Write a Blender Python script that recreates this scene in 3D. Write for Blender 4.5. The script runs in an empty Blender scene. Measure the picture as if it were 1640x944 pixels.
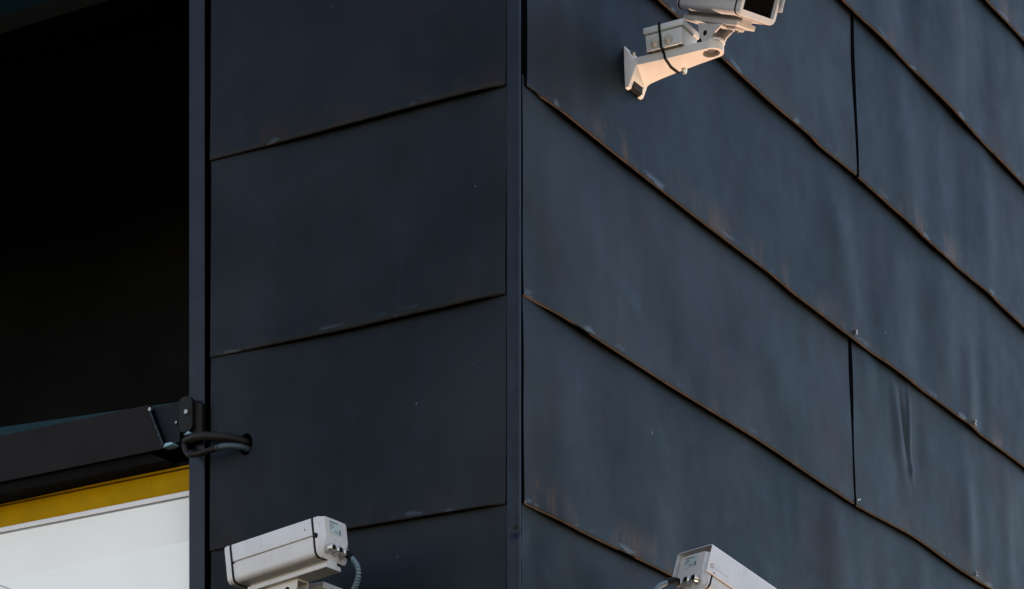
import bpy, bmesh, math, random
from mathutils import Vector, Matrix, noise

random.seed(7)
scene = bpy.context.scene
R_ = math.radians

# ------------------------------------------------------------------ camera
# eye height 1.6 m, 5 m from the corner of the building; level camera whose lens is
# shifted upward so that the verticals stay parallel, as in the photograph
cam_d = bpy.data.cameras.new("Camera")
cam = bpy.data.objects.new("Camera", cam_d)
scene.collection.objects.link(cam)
cam.location = (-0.006, -5.0245, 1.6)
cam.rotation_euler = (R_(90), 0, 0)
cam_d.sensor_width = 36.0
cam_d.lens = 4221.85 / 1640 * 36.0
cam_d.shift_y = (2009.3 - 472.0) / 1640.0
cam_d.clip_start = 0.05
cam_d.clip_end = 2000
scene.camera = cam

# ------------------------------------------------------------------ sky and sun
# evening: the sun stands to the right, beyond the right-hand wall, hidden from the
# facades; what reaches the fittings is its warm glint thrown back up from below
# (the shadows in the photograph fall upwards and to the left), so the one sun lamp
# shines from low right, upwards.
SUN_TO = Vector((0.282, 0.322, -0.90)).normalized()        # from the wall towards the light
world = bpy.data.worlds.new("World")
scene.world = world
world.use_nodes = True
wn = world.node_tree.nodes
wl = world.node_tree.links
bg = wn["Background"]
sky = wn.new("ShaderNodeTexSky")
sky.sky_type = 'NISHITA'
sky.sun_disc = False
sky.sun_elevation = R_(53.0)
sky.sun_rotation = math.atan2(SUN_TO.x, SUN_TO.y)
sky.altitude = 50
sky.air_density = 1.0
sky.dust_density = 0.3
sky.ozone_density = 1.5
wl.new(sky.outputs[0], bg.inputs[0])
bg.inputs[1].default_value = 0.15

sun_d = bpy.data.lights.new("Sun", 'SUN')
sun_d.energy = 2.0
sun_d.angle = R_(1.2)
sun_d.color = (1.0, 0.77, 0.64)
sun = bpy.data.objects.new("Sun", sun_d)
scene.collection.objects.link(sun)
sun.rotation_euler = (-SUN_TO).to_track_quat('-Z', 'Y').to_euler()

scene.view_settings.view_transform = 'Standard'
scene.view_settings.look = 'None'
scene.view_settings.exposure = 1.55
scene.view_settings.use_white_balance = True
scene.view_settings.white_balance_temperature = 8600
scene.view_settings.white_balance_tint = 17
scene.view_settings.gamma = 1.0
scene.view_settings.use_curve_mapping = False

# ------------------------------------------------------------------ frames
A = 0.53079
dR = Vector((math.sin(A), math.cos(A), 0)); nR = Vector((math.cos(A), -math.sin(A), 0))
dL = Vector((-math.cos(A), math.sin(A), 0)); nL = Vector((-math.sin(A), -math.cos(A), 0))
def wall_R(s, z, o): return dR * s + nR * o + Vector((0, 0, z))
def wall_L(s, z, o): return dL * s + nL * o + Vector((0, 0, z))
def mat4(x, y, z, t):
    return Matrix(((x.x, y.x, z.x, t.x), (x.y, y.y, z.y, t.y), (x.z, y.z, z.z, t.z), (0, 0, 0, 1)))
UP = Vector((0, 0, 1))

# ------------------------------------------------------------------ materials
def new_mat(name):
    m = bpy.data.materials.new(name); m.use_nodes = True
    nt = m.node_tree
    return m, nt, nt.nodes["Principled BSDF"], nt.links
def N(nt, t, **kw):
    n = nt.nodes.new(t)
    for k, v in kw.items(): setattr(n, k, v)
    return n
def ramp(nt, stops, interp='LINEAR'):
    r = nt.nodes.new("ShaderNodeValToRGB"); r.color_ramp.interpolation = interp
    e = r.color_ramp.elements
    while len(e) < len(stops): e.new(0.5)
    for i, (p, c) in enumerate(stops):
        e[i].position = p; e[i].color = c if len(c) == 4 else (*c, 1)
    return r
def mixc(nt, fac, a, b, mode='MIX'):
    m = nt.nodes.new("ShaderNodeMix"); m.data_type = 'RGBA'; m.blend_type = mode
    L = nt.links
    for sock, v in ((m.inputs[0], fac), (m.inputs[6], a), (m.inputs[7], b)):
        if hasattr(v, 'is_output'): L.new(v, sock)
        elif isinstance(v, (int, float)): sock.default_value = v
        else: sock.default_value = (*v, 1)
    return m.outputs[2]
def math_n(nt, op, a, b=None, clamp=False):
    m = nt.nodes.new("ShaderNodeMath"); m.operation = op; m.use_clamp = clamp
    for sock, v in ((m.inputs[0], a), (m.inputs[1], b)):
        if v is None: continue
        if hasattr(v, 'is_output'): nt.links.new(v, sock)
        else: sock.default_value = v
    return m.outputs[0]
def noise_n(nt, vec, scale, detail=4, rough=0.55, vscale=None):
    if vscale:
        mp = nt.nodes.new("ShaderNodeMapping"); mp.inputs['Scale'].default_value = vscale
        nt.links.new(vec, mp.inputs[0]); vec = mp.outputs[0]
    n = nt.nodes.new("ShaderNodeTexNoise"); n.inputs['Scale'].default_value = scale
    n.inputs['Detail'].default_value = detail; n.inputs['Roughness'].default_value = rough
    nt.links.new(vec, n.inputs['Vector'])
    return n.outputs['Fac']

def zinc_material(name, wear):
    """dark pre-weathered zinc sheet; UV = (metres along wall, metres above the lower edge)"""
    m, nt, b, L = new_mat(name)
    uv = N(nt, "ShaderNodeUVMap").outputs[0]
    geo = N(nt, "ShaderNodeTexCoord").outputs['Object']
    info = N(nt, "ShaderNodeObjectInfo").outputs['Random']
    sep = N(nt, "ShaderNodeSeparateXYZ"); L.new(uv, sep.inputs[0])
    v = sep.outputs[1]
    big = noise_n(nt, geo, 2.6, 3, 0.5)
    base = mixc(nt, ramp_out(nt, big, 0.32, 0.68), (0.0122, 0.0150, 0.0182), (0.0196, 0.0228, 0.0272))
    # bluish and purplish patina clouds
    cl = noise_n(nt, geo, 3.6, 4, 0.6, (1, 1, 0.75))
    base = mixc(nt, ramp_out(nt, cl, 0.52, 0.74), base, (0.0190, 0.0180, 0.0208))
    # vertical run-off streaks
    st = noise_n(nt, uv, 1.0, 5, 0.6, (21, 1.1, 1))
    base = mixc(nt, math_n(nt, 'MULTIPLY', ramp_out(nt, st, 0.45, 0.75), 0.2), base, (0.020, 0.025, 0.032))
    # panel to panel difference
    base = mixc(nt, math_n(nt, 'MULTIPLY', info, 0.30), base, (0.007, 0.010, 0.0145))
    # brown staining rising from the lower edge
    low = ramp_out(nt, v, 0.085, 0.0)
    bn = noise_n(nt, uv, 1.0, 5, 0.65, (7.5, 5.0, 1))
    bs = noise_n(nt, uv, 1.0, 3, 0.6, (60, 4.0, 1))
    msk = math_n(nt, 'MULTIPLY', low, ramp_out(nt, bn, 0.46, 0.66))
    msk = math_n(nt, 'MULTIPLY', msk, ramp_out(nt, bs, 0.2, 0.62))
    msk = math_n(nt, 'MULTIPLY', msk, math_n(nt, 'ADD', 0.25, info))
    base = mixc(nt, math_n(nt, 'MULTIPLY', msk, wear), base, (0.036, 0.018, 0.011))
    # pale scuffs along the folded edge
    edge = ramp_out(nt, v, 0.020, 0.005)
    sc = noise_n(nt, uv, 1.0, 3, 0.55, (9.0, 26.0, 1))
    scm = math_n(nt, 'MULTIPLY', edge, ramp_out(nt, sc, 0.575, 0.63))
    base = mixc(nt, math_n(nt, 'MULTIPLY', scm, wear * 0.8), base, (0.045, 0.063, 0.080))
    # small pale specks
    vo = N(nt, "ShaderNodeTexVoronoi"); vo.inputs['Scale'].default_value = 9.0
    L.new(geo, vo.inputs['Vector'])
    vo2 = N(nt, "ShaderNodeTexVoronoi"); vo2.inputs['Scale'].default_value = 17.0
    L.new(geo, vo2.inputs['Vector'])
    sp = math_n(nt, 'MAXIMUM', ramp_out(nt, vo.outputs['Distance'], 0.034, 0.014), ramp_out(nt, vo2.outputs['Distance'], 0.036, 0.015))
    sp = math_n(nt, 'MULTIPLY', sp, ramp_out(nt, noise_n(nt, geo, 7.3, 3, 0.6), 0.44, 0.66))
    base = mixc(nt, math_n(nt, 'MULTIPLY', sp, 0.75), base, (0.14, 0.16, 0.18))
    # faint scratches
    scr = noise_n(nt, uv, 1.0, 2, 0.5, (70, 2.2, 1))
    base = mixc(nt, math_n(nt, 'MULTIPLY', ramp_out(nt, scr, 0.76, 0.80), 0.35), base, (0.035, 0.045, 0.055))
    # brown folded hem
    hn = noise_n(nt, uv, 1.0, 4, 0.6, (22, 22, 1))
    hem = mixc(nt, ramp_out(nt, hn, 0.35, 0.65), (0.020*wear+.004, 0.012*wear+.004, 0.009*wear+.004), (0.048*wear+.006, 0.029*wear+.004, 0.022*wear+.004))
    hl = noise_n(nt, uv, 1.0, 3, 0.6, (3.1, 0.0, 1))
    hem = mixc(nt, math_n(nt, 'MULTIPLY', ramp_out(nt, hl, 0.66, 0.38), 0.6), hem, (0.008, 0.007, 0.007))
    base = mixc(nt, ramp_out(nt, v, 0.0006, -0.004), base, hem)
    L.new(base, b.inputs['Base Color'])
    rn = noise_n(nt, geo, 14, 4, 0.6)
    rg = N(nt, "ShaderNodeMapRange"); rg.inputs[3].default_value = 0.46; rg.inputs[4].default_value = 0.62
    L.new(rn, rg.inputs[0]); L.new(rg.outputs[0], b.inputs['Roughness'])
    hemm = ramp_out(nt, v, 0.0006, -0.004)
    nonm = math_n(nt, 'MAXIMUM', hemm, math_n(nt, 'MULTIPLY', msk, wear * 0.8))
    L.new(math_n(nt, 'SUBTRACT', 1.0, nonm, True), b.inputs['Metallic'])
    b.inputs['Specular IOR Level'].default_value = 0.12
    sh1 = noise_n(nt, geo, 3.1, 4, 0.55, (1, 1, 0.5))
    tn = mixc(nt, ramp_out(nt, sh1, 0.30, 0.70), (0.605, 0.678, 0.712), (0.672, 0.746, 0.785))
    tn = mixc(nt, ramp_out(nt, cl, 0.50, 0.72), tn, (0.660, 0.682, 0.725))
    tn = mixc(nt, math_n(nt, 'MULTIPLY', ramp_out(nt, st, 0.42, 0.75), 0.12), tn, (0.725, 0.795, 0.835))
    tn = mixc(nt, math_n(nt, 'MULTIPLY', info, 0.35), tn, (0.585, 0.665, 0.715))
    tn = mixc(nt, math_n(nt, 'MULTIPLY', scm, wear), tn, (0.80, 0.87, 0.93))
    tn = mixc(nt, math_n(nt, 'MULTIPLY', sp, 0.8), tn, (1.0, 1.0, 1.0))
    L.new(tn, b.inputs['Specular Tint'])
    fine = noise_n(nt, geo, 420, 2, 0.6)
    mid = noise_n(nt, geo, 22, 3, 0.5, (1, 1, 0.8))
    bp = N(nt, "ShaderNodeBump"); bp.inputs['Strength'].default_value = 0.10; bp.inputs['Distance'].default_value = 0.0006
    L.new(fine, bp.inputs['Height'])
    bp2 = N(nt, "ShaderNodeBump"); bp2.inputs['Strength'].default_value = 0.10; bp2.inputs['Distance'].default_value = 0.003
    L.new(mid, bp2.inputs['Height']); L.new(bp.outputs[0], bp2.inputs['Normal'])
    L.new(bp2.outputs[0], b.inputs['Normal'])
    return m
def ramp_out(nt, val, lo, hi):
    mr = nt.nodes.new("ShaderNodeMapRange"); mr.interpolation_type = 'SMOOTHSTEP'
    if lo < hi:
        mr.inputs[1].default_value = lo; mr.inputs[2].default_value = hi
        mr.inputs[3].default_value = 0; mr.inputs[4].default_value = 1
    else:
        mr.inputs[1].default_value = hi; mr.inputs[2].default_value = lo
        mr.inputs[3].default_value = 1; mr.inputs[4].default_value = 0
    nt.links.new(val, mr.inputs[0])
    return mr.outputs[0]

def paint(name, col, rough=0.45, var=0.12, dirt=(0.3, 0.27, 0.24), dirt_amt=0.25, scale=25, spec=0.5, metal=0.0, bump=0.05):
    m, nt, b, L = new_mat(name)
    geo = N(nt, "ShaderNodeTexCoord").outputs['Object']
    n1 = noise_n(nt, geo, scale, 4, 0.6)
    n2 = noise_n(nt, geo, scale * 4, 5, 0.7, (1, 1, 0.35))
    dark = tuple(c * (1 - var) for c in col)
    base = mixc(nt, ramp_out(nt, n1, 0.35, 0.65), dark, col)
    base = mixc(nt, math_n(nt, 'MULTIPLY', ramp_out(nt, n2, 0.54, 0.78), dirt_amt), base, tuple(col[i] * dirt[i] for i in range(3)))
    L.new(base, b.inputs['Base Color'])
    mr = N(nt, "ShaderNodeMapRange"); mr.inputs[3].default_value = rough - 0.06; mr.inputs[4].default_value = rough + 0.10
    L.new(n2, mr.inputs[0]); L.new(mr.outputs[0], b.inputs['Roughness'])
    b.inputs['Specular IOR Level'].default_value = spec
    b.inputs['Metallic'].default_value = metal
    if bump:
        bp = N(nt, "ShaderNodeBump"); bp.inputs['Strength'].default_value = bump; bp.inputs['Distance'].default_value = 0.001
        f = noise_n(nt, geo, 500, 2, 0.5)
        L.new(f, bp.inputs['Height']); L.new(bp.outputs[0], b.inputs['Normal'])
    return m

M = {}
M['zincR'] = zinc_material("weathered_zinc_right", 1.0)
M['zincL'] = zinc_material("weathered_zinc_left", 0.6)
M['trim'] = paint("trim_zinc", (0.0175, 0.0215, 0.0275), 0.42, 0.15, (0.7, 0.7, 0.7), 0.3, 12, 0.25, 1.0)
M['trim'].node_tree.nodes["Principled BSDF"].inputs['Specular Tint'].default_value = (0.575, 0.65, 0.695, 1)
M['jamb'] = paint("jamb_metal", (0.0215, 0.0245, 0.0290), 0.30, 0.12, (0.7, 0.7, 0.7), 0.3, 20, 0.5, 1.0)
M['backing'] = paint("backing_black", (0.003, 0.003, 0.0035), 0.9, 0.1, (0.5, 0.5, 0.5), 0.2, 8, 0.1, 0, 0)
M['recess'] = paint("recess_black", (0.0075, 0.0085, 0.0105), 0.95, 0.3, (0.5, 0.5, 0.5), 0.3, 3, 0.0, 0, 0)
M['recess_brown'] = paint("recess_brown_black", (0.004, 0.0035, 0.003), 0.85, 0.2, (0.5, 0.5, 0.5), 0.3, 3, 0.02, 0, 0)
M['teal'] = paint("dark_teal", (0.003, 0.024, 0.035), 0.6, 0.2, (0.5, 0.5, 0.5), 0.3, 10, 0.08)
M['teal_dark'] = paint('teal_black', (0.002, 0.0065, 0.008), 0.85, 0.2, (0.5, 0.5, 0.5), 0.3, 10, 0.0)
M['cam'] = paint("camera_grey_white", (0.49, 0.485, 0.505), 0.42, 0.07, (0.55, 0.50, 0.45), 0.45, 22, 0.4)
M['bracket'] = paint("bracket_grey_white", (0.50, 0.485, 0.485), 0.5, 0.07, (0.55, 0.48, 0.42), 0.35, 35, 0.4)
M['box'] = paint("box_grey_plastic", (0.46, 0.47, 0.48), 0.5, 0.05, (0.6, 0.56, 0.52), 0.3, 40, 0.4)
M['membrane'] = paint("membrane_grey", (0.38, 0.36, 0.34), 0.6, 0.05, (0.6, 0.6, 0.6), 0.2, 40, 0.3)
M['black'] = paint("black_rubber", (0.0045, 0.0045, 0.005), 0.6, 0.1, (0.6, 0.6, 0.6), 0.2, 30, 0.12)
M['gland'] = paint("gland_nickel", (0.55, 0.54, 0.53), 0.32, 0.08, (0.5, 0.45, 0.4), 0.3, 60, 0.5, 0.75)
M['steel'] = paint("bolt_steel", (0.22, 0.22, 0.23), 0.35, 0.1, (0.5, 0.45, 0.4), 0.3, 60, 0.5, 0.9)
M['conduit'] = paint("conduit_blue_grey", (0.075, 0.125, 0.155), 0.45, 0.1, (0.6, 0.6, 0.6), 0.2, 60, 0.5)
M['sticker'] = paint("sticker_pale_teal", (0.36, 0.44, 0.46), 0.4, 0.05, (0.8, 0.8, 0.8), 0.2, 60, 0.4, 0, 0)
M['ink'] = paint("ink_dark", (0.05, 0.06, 0.07), 0.5, 0.05, (0.8, 0.8, 0.8), 0.1, 60, 0.3, 0, 0)
M['ink_pale'] = paint("ink_pale_pink", (0.50, 0.45, 0.46), 0.45, 0.05, (0.8, 0.8, 0.8), 0.1, 60, 0.4, 0, 0)
M['ink_red'] = paint("ink_brown_red", (0.26, 0.15, 0.14), 0.45, 0.05, (0.8, 0.8, 0.8), 0.1, 60, 0.4, 0, 0)
M['yellow'] = paint("yellow_paint", (0.375, 0.205, 0.003), 0.6, 0.14, (0.5, 0.45, 0.4), 0.3, 14, 0.08)
M['white'] = paint("white_sign", (0.77, 0.765, 0.75), 0.14, 0.03, (0.88, 0.88, 0.88), 0.3, 5, 0.5, 0, 0.02)
M['sign_trim'] = paint("sign_trim_lilac_white", (0.62, 0.61, 0.66), 0.4, 0.05, (0.8, 0.8, 0.8), 0.2, 12, 0.5)
M['sign_blue'] = paint("sign_blue_grey", (0.30, 0.37, 0.45), 0.45, 0.08, (0.8, 0.8, 0.8), 0.2, 12, 0.4, 0, 0)
M['sign_tint'] = paint("sign_pale_blue", (0.755, 0.772, 0.765), 0.3, 0.03, (0.9, 0.9, 0.9), 0.15, 6, 0.5, 0, 0.02)
M['bar'] = paint("bar_charcoal", (0.0120, 0.0112, 0.0125), 0.65, 0.12, (0.6, 0.6, 0.6), 0.3, 14, 0.06)
M['bar_blue'] = paint("bar_end_blue_black", (0.0075, 0.009, 0.013), 0.55, 0.12, (0.6, 0.6, 0.6), 0.3, 14, 0.08)
M['ear'] = paint("ear_black_steel", (0.006, 0.0052, 0.005), 0.48, 0.2, (1.8, 1.4, 1.2), 0.4, 40, 0.12)
M['cable'] = paint("cable_brown_black", (0.0085, 0.0065, 0.006), 0.5, 0.2, (1.6, 1.3, 1.2), 0.4, 50, 0.15)
M['cable_teal'] = paint("cable_teal_grey", (0.022, 0.042, 0.053), 0.5, 0.2, (0.5, 0.5, 0.5), 0.4, 50, 0.5)
M['cyan'] = paint("cyan_tape", (0.13, 0.27, 0.34), 0.4, 0.1, (0.6, 0.6, 0.6), 0.3, 60, 0.5)
def glass_black():
    m, nt, b, L = new_mat("dark_glass")
    b.inputs['Base Color'].default_value = (0.0015, 0.0015, 0.002, 1)
    b.inputs['Roughness'].default_value = 0.06
    b.inputs['Specular IOR Level'].default_value = 0.15
    return m
M['glass'] = glass_black()

# ------------------------------------------------------------------ mesh helpers
class MB:
    """collects shapes in local coordinates; build() links ONE mesh object"""
    def __init__(s): s.v = []; s.f = []
    def add(s, vs, fs):
        k = len(s.v); s.v += [Vector(p) for p in vs]; s.f += [tuple(i + k for i in f) for f in fs]; return s
    def box(s, x0, x1, y0, y1, z0, z1, bev=0.0, seg=2):
        bm = bmesh.new()
        bmesh.ops.create_cube(bm, size=1)
        for v in bm.verts:
            v.co = Vector((x0 + (v.co.x + .5) * (x1 - x0), y0 + (v.co.y + .5) * (y1 - y0), z0 + (v.co.z + .5) * (z1 - z0)))
        if bev: bmesh.ops.bevel(bm, geom=list(bm.edges), offset=bev, segments=seg, affect='EDGES', profile=0.5)
        return s.from_bm(bm)
    def prism(s, poly, axis, a, b, bev=0.0, seg=2):
        """extrude a 2D polygon along axis ('x','y','z') from a to b"""
        def P(p, t):
            return {'x': (t, p[0], p[1]), 'y': (p[0], t, p[1]), 'z': (p[0], p[1], t)}[axis]
        bm = bmesh.new()
        va = [bm.verts.new(P(p, a)) for p in poly]; vb = [bm.verts.new(P(p, b)) for p in poly]
        n = len(poly)
        bm.faces.new(va[::-1]); bm.faces.new(vb)
        for i in range(n): bm.faces.new((va[i], va[(i + 1) % n], vb[(i + 1) % n], vb[i]))
        bmesh.ops.recalc_face_normals(bm, faces=bm.faces)
        if bev:
            bmesh.ops.bevel(bm, geom=list(bm.edges), offset=bev, segments=seg, affect='EDGES', profile=0.5)
        return s.from_bm(bm)
    def from_bm(s, bm):
        bm.verts.index_update()
        s.add([v.co.copy() for v in bm.verts], [[v.index for v in f.verts] for f in bm.faces]); bm.free(); return s
    def loft(s, rings, cap0=True, cap1=True, closed=True):
        n = len(rings[0]); vs = [p for r in rings for p in r]; fs = []
        for i in range(len(rings) - 1):
            for j in range(n if closed else n - 1):
                k = (j + 1) % n
                fs.append((i * n + j, i * n + k, (i + 1) * n + k, (i + 1) * n + j))
        if cap0: fs.append(tuple(range(n))[::-1])
        if cap1: fs.append(tuple(range((len(rings) - 1) * n, len(rings) * n)))
        return s.add(vs, fs)
    def cyl(s, p0, p1, r0, r1=None, n=20, rings=None):
        p0, p1 = Vector(p0), Vector(p1); r1 = r0 if r1 is None else r1
        prof = rings or [(0, r0), (1, r1)]
        d = (p1 - p0); ax = d.normalized(); u = ax.orthogonal().normalized(); w = ax.cross(u)
        rr = []
        for t, r in prof:
            c = p0 + d * t
            rr.append([c + (u * math.cos(2 * math.pi * k / n) + w * math.sin(2 * math.pi * k / n)) * r for k in range(n)])
        return s.loft(rr)
    def tube(s, pts, r, n=12, ribs=0.0, pitch=0.003, step=None, flat=None):
        """tube along a smooth path; ribs>0 makes a corrugated hose"""
        pts = [Vector(p) for p in pts]
        path = catmull(pts, 14)
        if ribs: path = resample(path, pitch / 4)
        rr = []; prev = None
        for i, p in enumerate(path):
            t = (path[min(i + 1, len(path) - 1)] - path[max(i - 1, 0)]).normalized()
            u = t.orthogonal().normalized() if prev is None else (prev - t * prev.dot(t)).normalized()
            prev = u; w = t.cross(u)
            rad = r if not ribs else r * (1 + ribs * (1 if i % 4 in (0, 1) else -1))
            rr.append([p + (u * math.cos(2 * math.pi * k / n) + w * math.sin(2 * math.pi * k / n)) * rad for k in range(n)])
        return s.loft(rr)
    def build(s, name, mat, parent=None, mtx=None, sharp=32):
        vs = [mtx @ p for p in s.v] if mtx is not None else list(s.v)
        me = bpy.data.meshes.new(name)
        rl = root_loc(parent) if parent else Vector((0, 0, 0))
        me.from_pydata([tuple(p - rl) for p in vs], [], s.f)
        bm = bmesh.new(); bm.from_mesh(me)
        bmesh.ops.recalc_face_normals(bm, faces=bm.faces); bm.to_mesh(me); bm.free()
        return finish(name, me, mat, parent, sharp)
def finish(name, me, mat, parent, sharp=32):
    me.materials.append(M[mat]); me.update()
    for p in me.polygons: p.use_smooth = True
    me.set_sharp_from_angle(angle=R_(sharp))
    o = bpy.data.objects.new(name, me); scene.collection.objects.link(o)
    if parent: o.parent = parent
    return o
def root_loc(o):
    while o.parent: o = o.parent
    return o.location.copy()
def catmull(p, n):
    if len(p) == 2: return [p[0].lerp(p[1], i / n) for i in range(n + 1)]
    q = [p[0] * 2 - p[1]] + p + [p[-1] * 2 - p[-2]]; out = []
    for i in range(1, len(q) - 2):
        a, b, c, d = q[i - 1:i + 3]
        for k in range(n):
            t = k / n
            out.append(0.5 * ((2 * b) + (c - a) * t + (2 * a - 5 * b + 4 * c - d) * t * t + (3 * b - a - 3 * c + d) * t ** 3))
    return out + [p[-1].copy()]
def resample(path, step):
    out = [path[0]]; acc = 0
    for a, b in zip(path, path[1:]):
        L = (b - a).length; t = step - acc
        while t <= L:
            out.append(a.lerp(b, t / L)); t += step
        acc = (acc + L) % step
    return out
def thing(name, loc, label, cat, group=None):
    o = bpy.data.objects.new(name, None); scene.collection.objects.link(o)
    o.location = loc; o.empty_display_size = 0.05
    o['label'] = label; o['category'] = cat
    if group: o['group'] = group
    return o
def cut(obj, cutter):
    """boolean difference, baked"""
    md = obj.modifiers.new("cut", 'BOOLEAN'); md.object = cutter; md.solver = 'EXACT'
    bpy.context.view_layer.update()
    dg = bpy.context.evaluated_depsgraph_get()
    me = bpy.data.meshes.new_from_object(obj.evaluated_get(dg))
    obj.modifiers.clear(); old = obj.data; obj.data = me
    bpy.data.meshes.remove(old)
    cm = cutter.data; bpy.data.objects.remove(cutter); bpy.data.meshes.remove(cm)
    for p in me.polygons: p.use_smooth = True
    me.set_sharp_from_angle(angle=R_(32))

# ------------------------------------------------------------------ the building
H = 0.40
SEAM_R = {-2: [(2.513, 5.0198), (2.829, 5.0314)],
 -1: [(1.531, 4.6167), (1.899, 4.6258), (2.223, 4.6266), (2.527, 4.6251), (2.829, 4.6233)],
 0: [(0.565, 4.2205), (0.661, 4.2212), (0.863, 4.2197), (1.115, 4.2166), (1.347, 4.2210), (1.401, 4.2170), (1.615, 4.2244), (1.886, 4.2243), (2.121, 4.2215), (2.537, 4.2258), (2.829, 4.2205)],
 1: [(0.024, 3.8372), (0.333, 3.8296), (0.503, 3.827), (0.72, 3.8257), (1.115, 3.827), (1.255, 3.8215), (1.588, 3.8215), (1.961, 3.8271), (2.408, 3.8272), (2.547, 3.8256), (2.829, 3.8265)],
 2: [(0.012, 3.4336), (0.198, 3.4331), (0.617, 3.4292), (1.065, 3.4313), (1.595, 3.421), (1.978, 3.4322), (2.394, 3.4207), (2.552, 3.4233)],
 3: [(0.012, 3.0358), (0.275, 3.0307), (0.631, 3.0314)]}
SEAM_L = {1: [(0.012, 3.83), (0.204, 3.8306), (0.461, 3.829), (0.71, 3.8328)],
 2: [(0.016, 3.4312), (0.125, 3.4285), (0.394, 3.4255), (0.707, 3.4301)],
 3: [(0.014, 3.0311), (0.376, 3.0316), (0.708, 3.0359)]}
def seam_z(tab, k, s, base):
    p = tab.get(k)
    z0 = base - (k - 1) * H
    if not p: return z0 + 0.003 * noise.noise(Vector((s * 1.7, k * 3.1, 5)))
    if s <= p[0][0]: return p[0][1]
    if s >= p[-1][0]:
        w = min(1, (s - p[-1][0]) / 0.5); return p[-1][1] * (1 - w) + z0 * w
    for (a, za), (b, zb) in zip(p, p[1:]):
        if s <= b:
            t = (s - a) / (b - a); t = t * t * (3 - 2 * t) * 0.5 + t * 0.5
            return za + (zb - za) * t
LAP = 0.017       # how far the lower edge stands off
def panel(name, wf, s0, s1, zb, zt, mat, parent, seed, ns, nz, dents=(), taper=(0, 0), cans=1.0):
    """one cladding sheet: leaning face, rolled lower hem folded back, side returns"""
    rl = root_loc(parent)
    rows = []      # each row: (dz above bottom edge, extra, offset function)
    S = [s0 + (s1 - s0) * i / ns for i in range(ns + 1)]
    verts = []; uvs = []
    prof = [('hem', 0.016, LAP - 0.0060), ('hem', 0.0006, LAP - 0.0054), ('hem', -0.0004, LAP - 0.0040), ('hem', -0.0004, LAP - 0.0014),
            ('hem', 0.0012, LAP), ]
    nrow = len(prof) + nz
    def lap(s):
        # the sheets are pressed closer to the wall where the trims hold their ends
        k = 1.0
        for w, d in ((taper[0], s - s0), (taper[1], s1 - s)):
            if w:
                x = max(0.0, min(1.0, d / w)); k = min(k, 0.50 + 0.50 * x * x * (3 - 2 * x))
        return LAP * k
    def off(s, z, zbv, ztv):
        t = max(0.0, min(1.0, (z - zbv) / (ztv - zbv)))
        o = lap(s) + (0.0015 - lap(s)) * t + 0.004 * (1 - lap(s) / LAP) * t
        o += cans * 0.0026 * noise.noise(Vector((s * 2.3 + seed * 7.1, z * 3.4, seed))) * math.sin(math.pi * min(1, t * 1.0)) ** 0.5
        o += cans * 0.0005 * noise.noise(Vector((s * 7.0 + seed, z * 1.9, seed * 2.2)))* min(1, t * 6)
        # the lower edge is slightly wavy between its fixings
        o += 0.0016 * noise.noise(Vector((s * 3.2, seed * 1.3, 9))) * max(0, 1 - t * 7)
        for (ds, dz, rs, rz, ang, amp) in dents:
            x = (s - ds) * math.cos(ang) + (z - dz) * math.sin(ang); y = -(s - ds) * math.sin(ang) + (z - dz) * math.cos(ang)
            o += amp * math.exp(-(x / rs) ** 2 - (y / rz) ** 2)
        return o
    for j in range(nrow):
        for s in S:
            b_, t_ = zb(s), zt(s) + 0.020
            if j < len(prof):
                _, dz, o = prof[j]
                oo = off(s, b_ + 0.0012, b_, t_) - LAP + (o if o > LAP - 0.005 else LAP - (LAP - o) * (0.6 + 0.4 * lap(s) / LAP))
                verts.append(wf(s, b_ + dz, oo) - rl); uvs.append((s + seed * 5.3, -0.01 if dz < 0.001 else dz))
            else:
                k = (j - len(prof) + 1) / nz
                z = b_ + 0.0012 + (t_ - b_ - 0.0012) * (k ** 1.15)
                verts.append(wf(s, z, off(s, z, b_, t_)) - rl); uvs.append((s + seed * 5.3, z - b_))
    faces = []; n = ns + 1
    for j in range(nrow - 1):
        for i in range(ns):
            faces.append((j * n + i, j * n + i + 1, (j + 1) * n + i + 1, (j + 1) * n + i))
    # side returns
    for e, s in ((0, s0), (ns, s1)):
        base = len(verts)
        rowsj = list(range(4, nrow))
        for j in rowsj:
            c = verts[j * n + e] + rl
            z = c.z; verts.append(wf(s, z, -0.012) - rl); uvs.append((s + seed * 5.3, 0.2))
        for q in range(len(rowsj) - 1):
            faces.append((rowsj[q] * n + e, rowsj[q + 1] * n + e, base + q + 1, base + q))
    me = bpy.data.meshes.new(name)
    me.from_pydata([tuple(v) for v in verts], [], faces)
    ul = me.uv_layers.new(name="UVMap")
    for lp in me.loops: ul.data[lp.index].uv = uvs[lp.vertex_index]
    bm = bmesh.new(); bm.from_mesh(me); bmesh.ops.recalc_face_normals(bm, faces=bm.faces)
    # make sure the face looks outward
    nrm = wf(0, 0, 1) - wf(0, 0, 0)
    big = max(bm.faces, key=lambda f: f.calc_area())
    if big.normal.dot(nrm) < 0: bmesh.ops.reverse_faces(bm, faces=bm.faces)
    bm.to_mesh(me); bm.free()
    return finish(name, me, mat, parent, 50)

bld = thing("building", (0, 0, 0), "dark blue-grey metal-clad building corner with overlapping sheet panels", "building")

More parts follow.
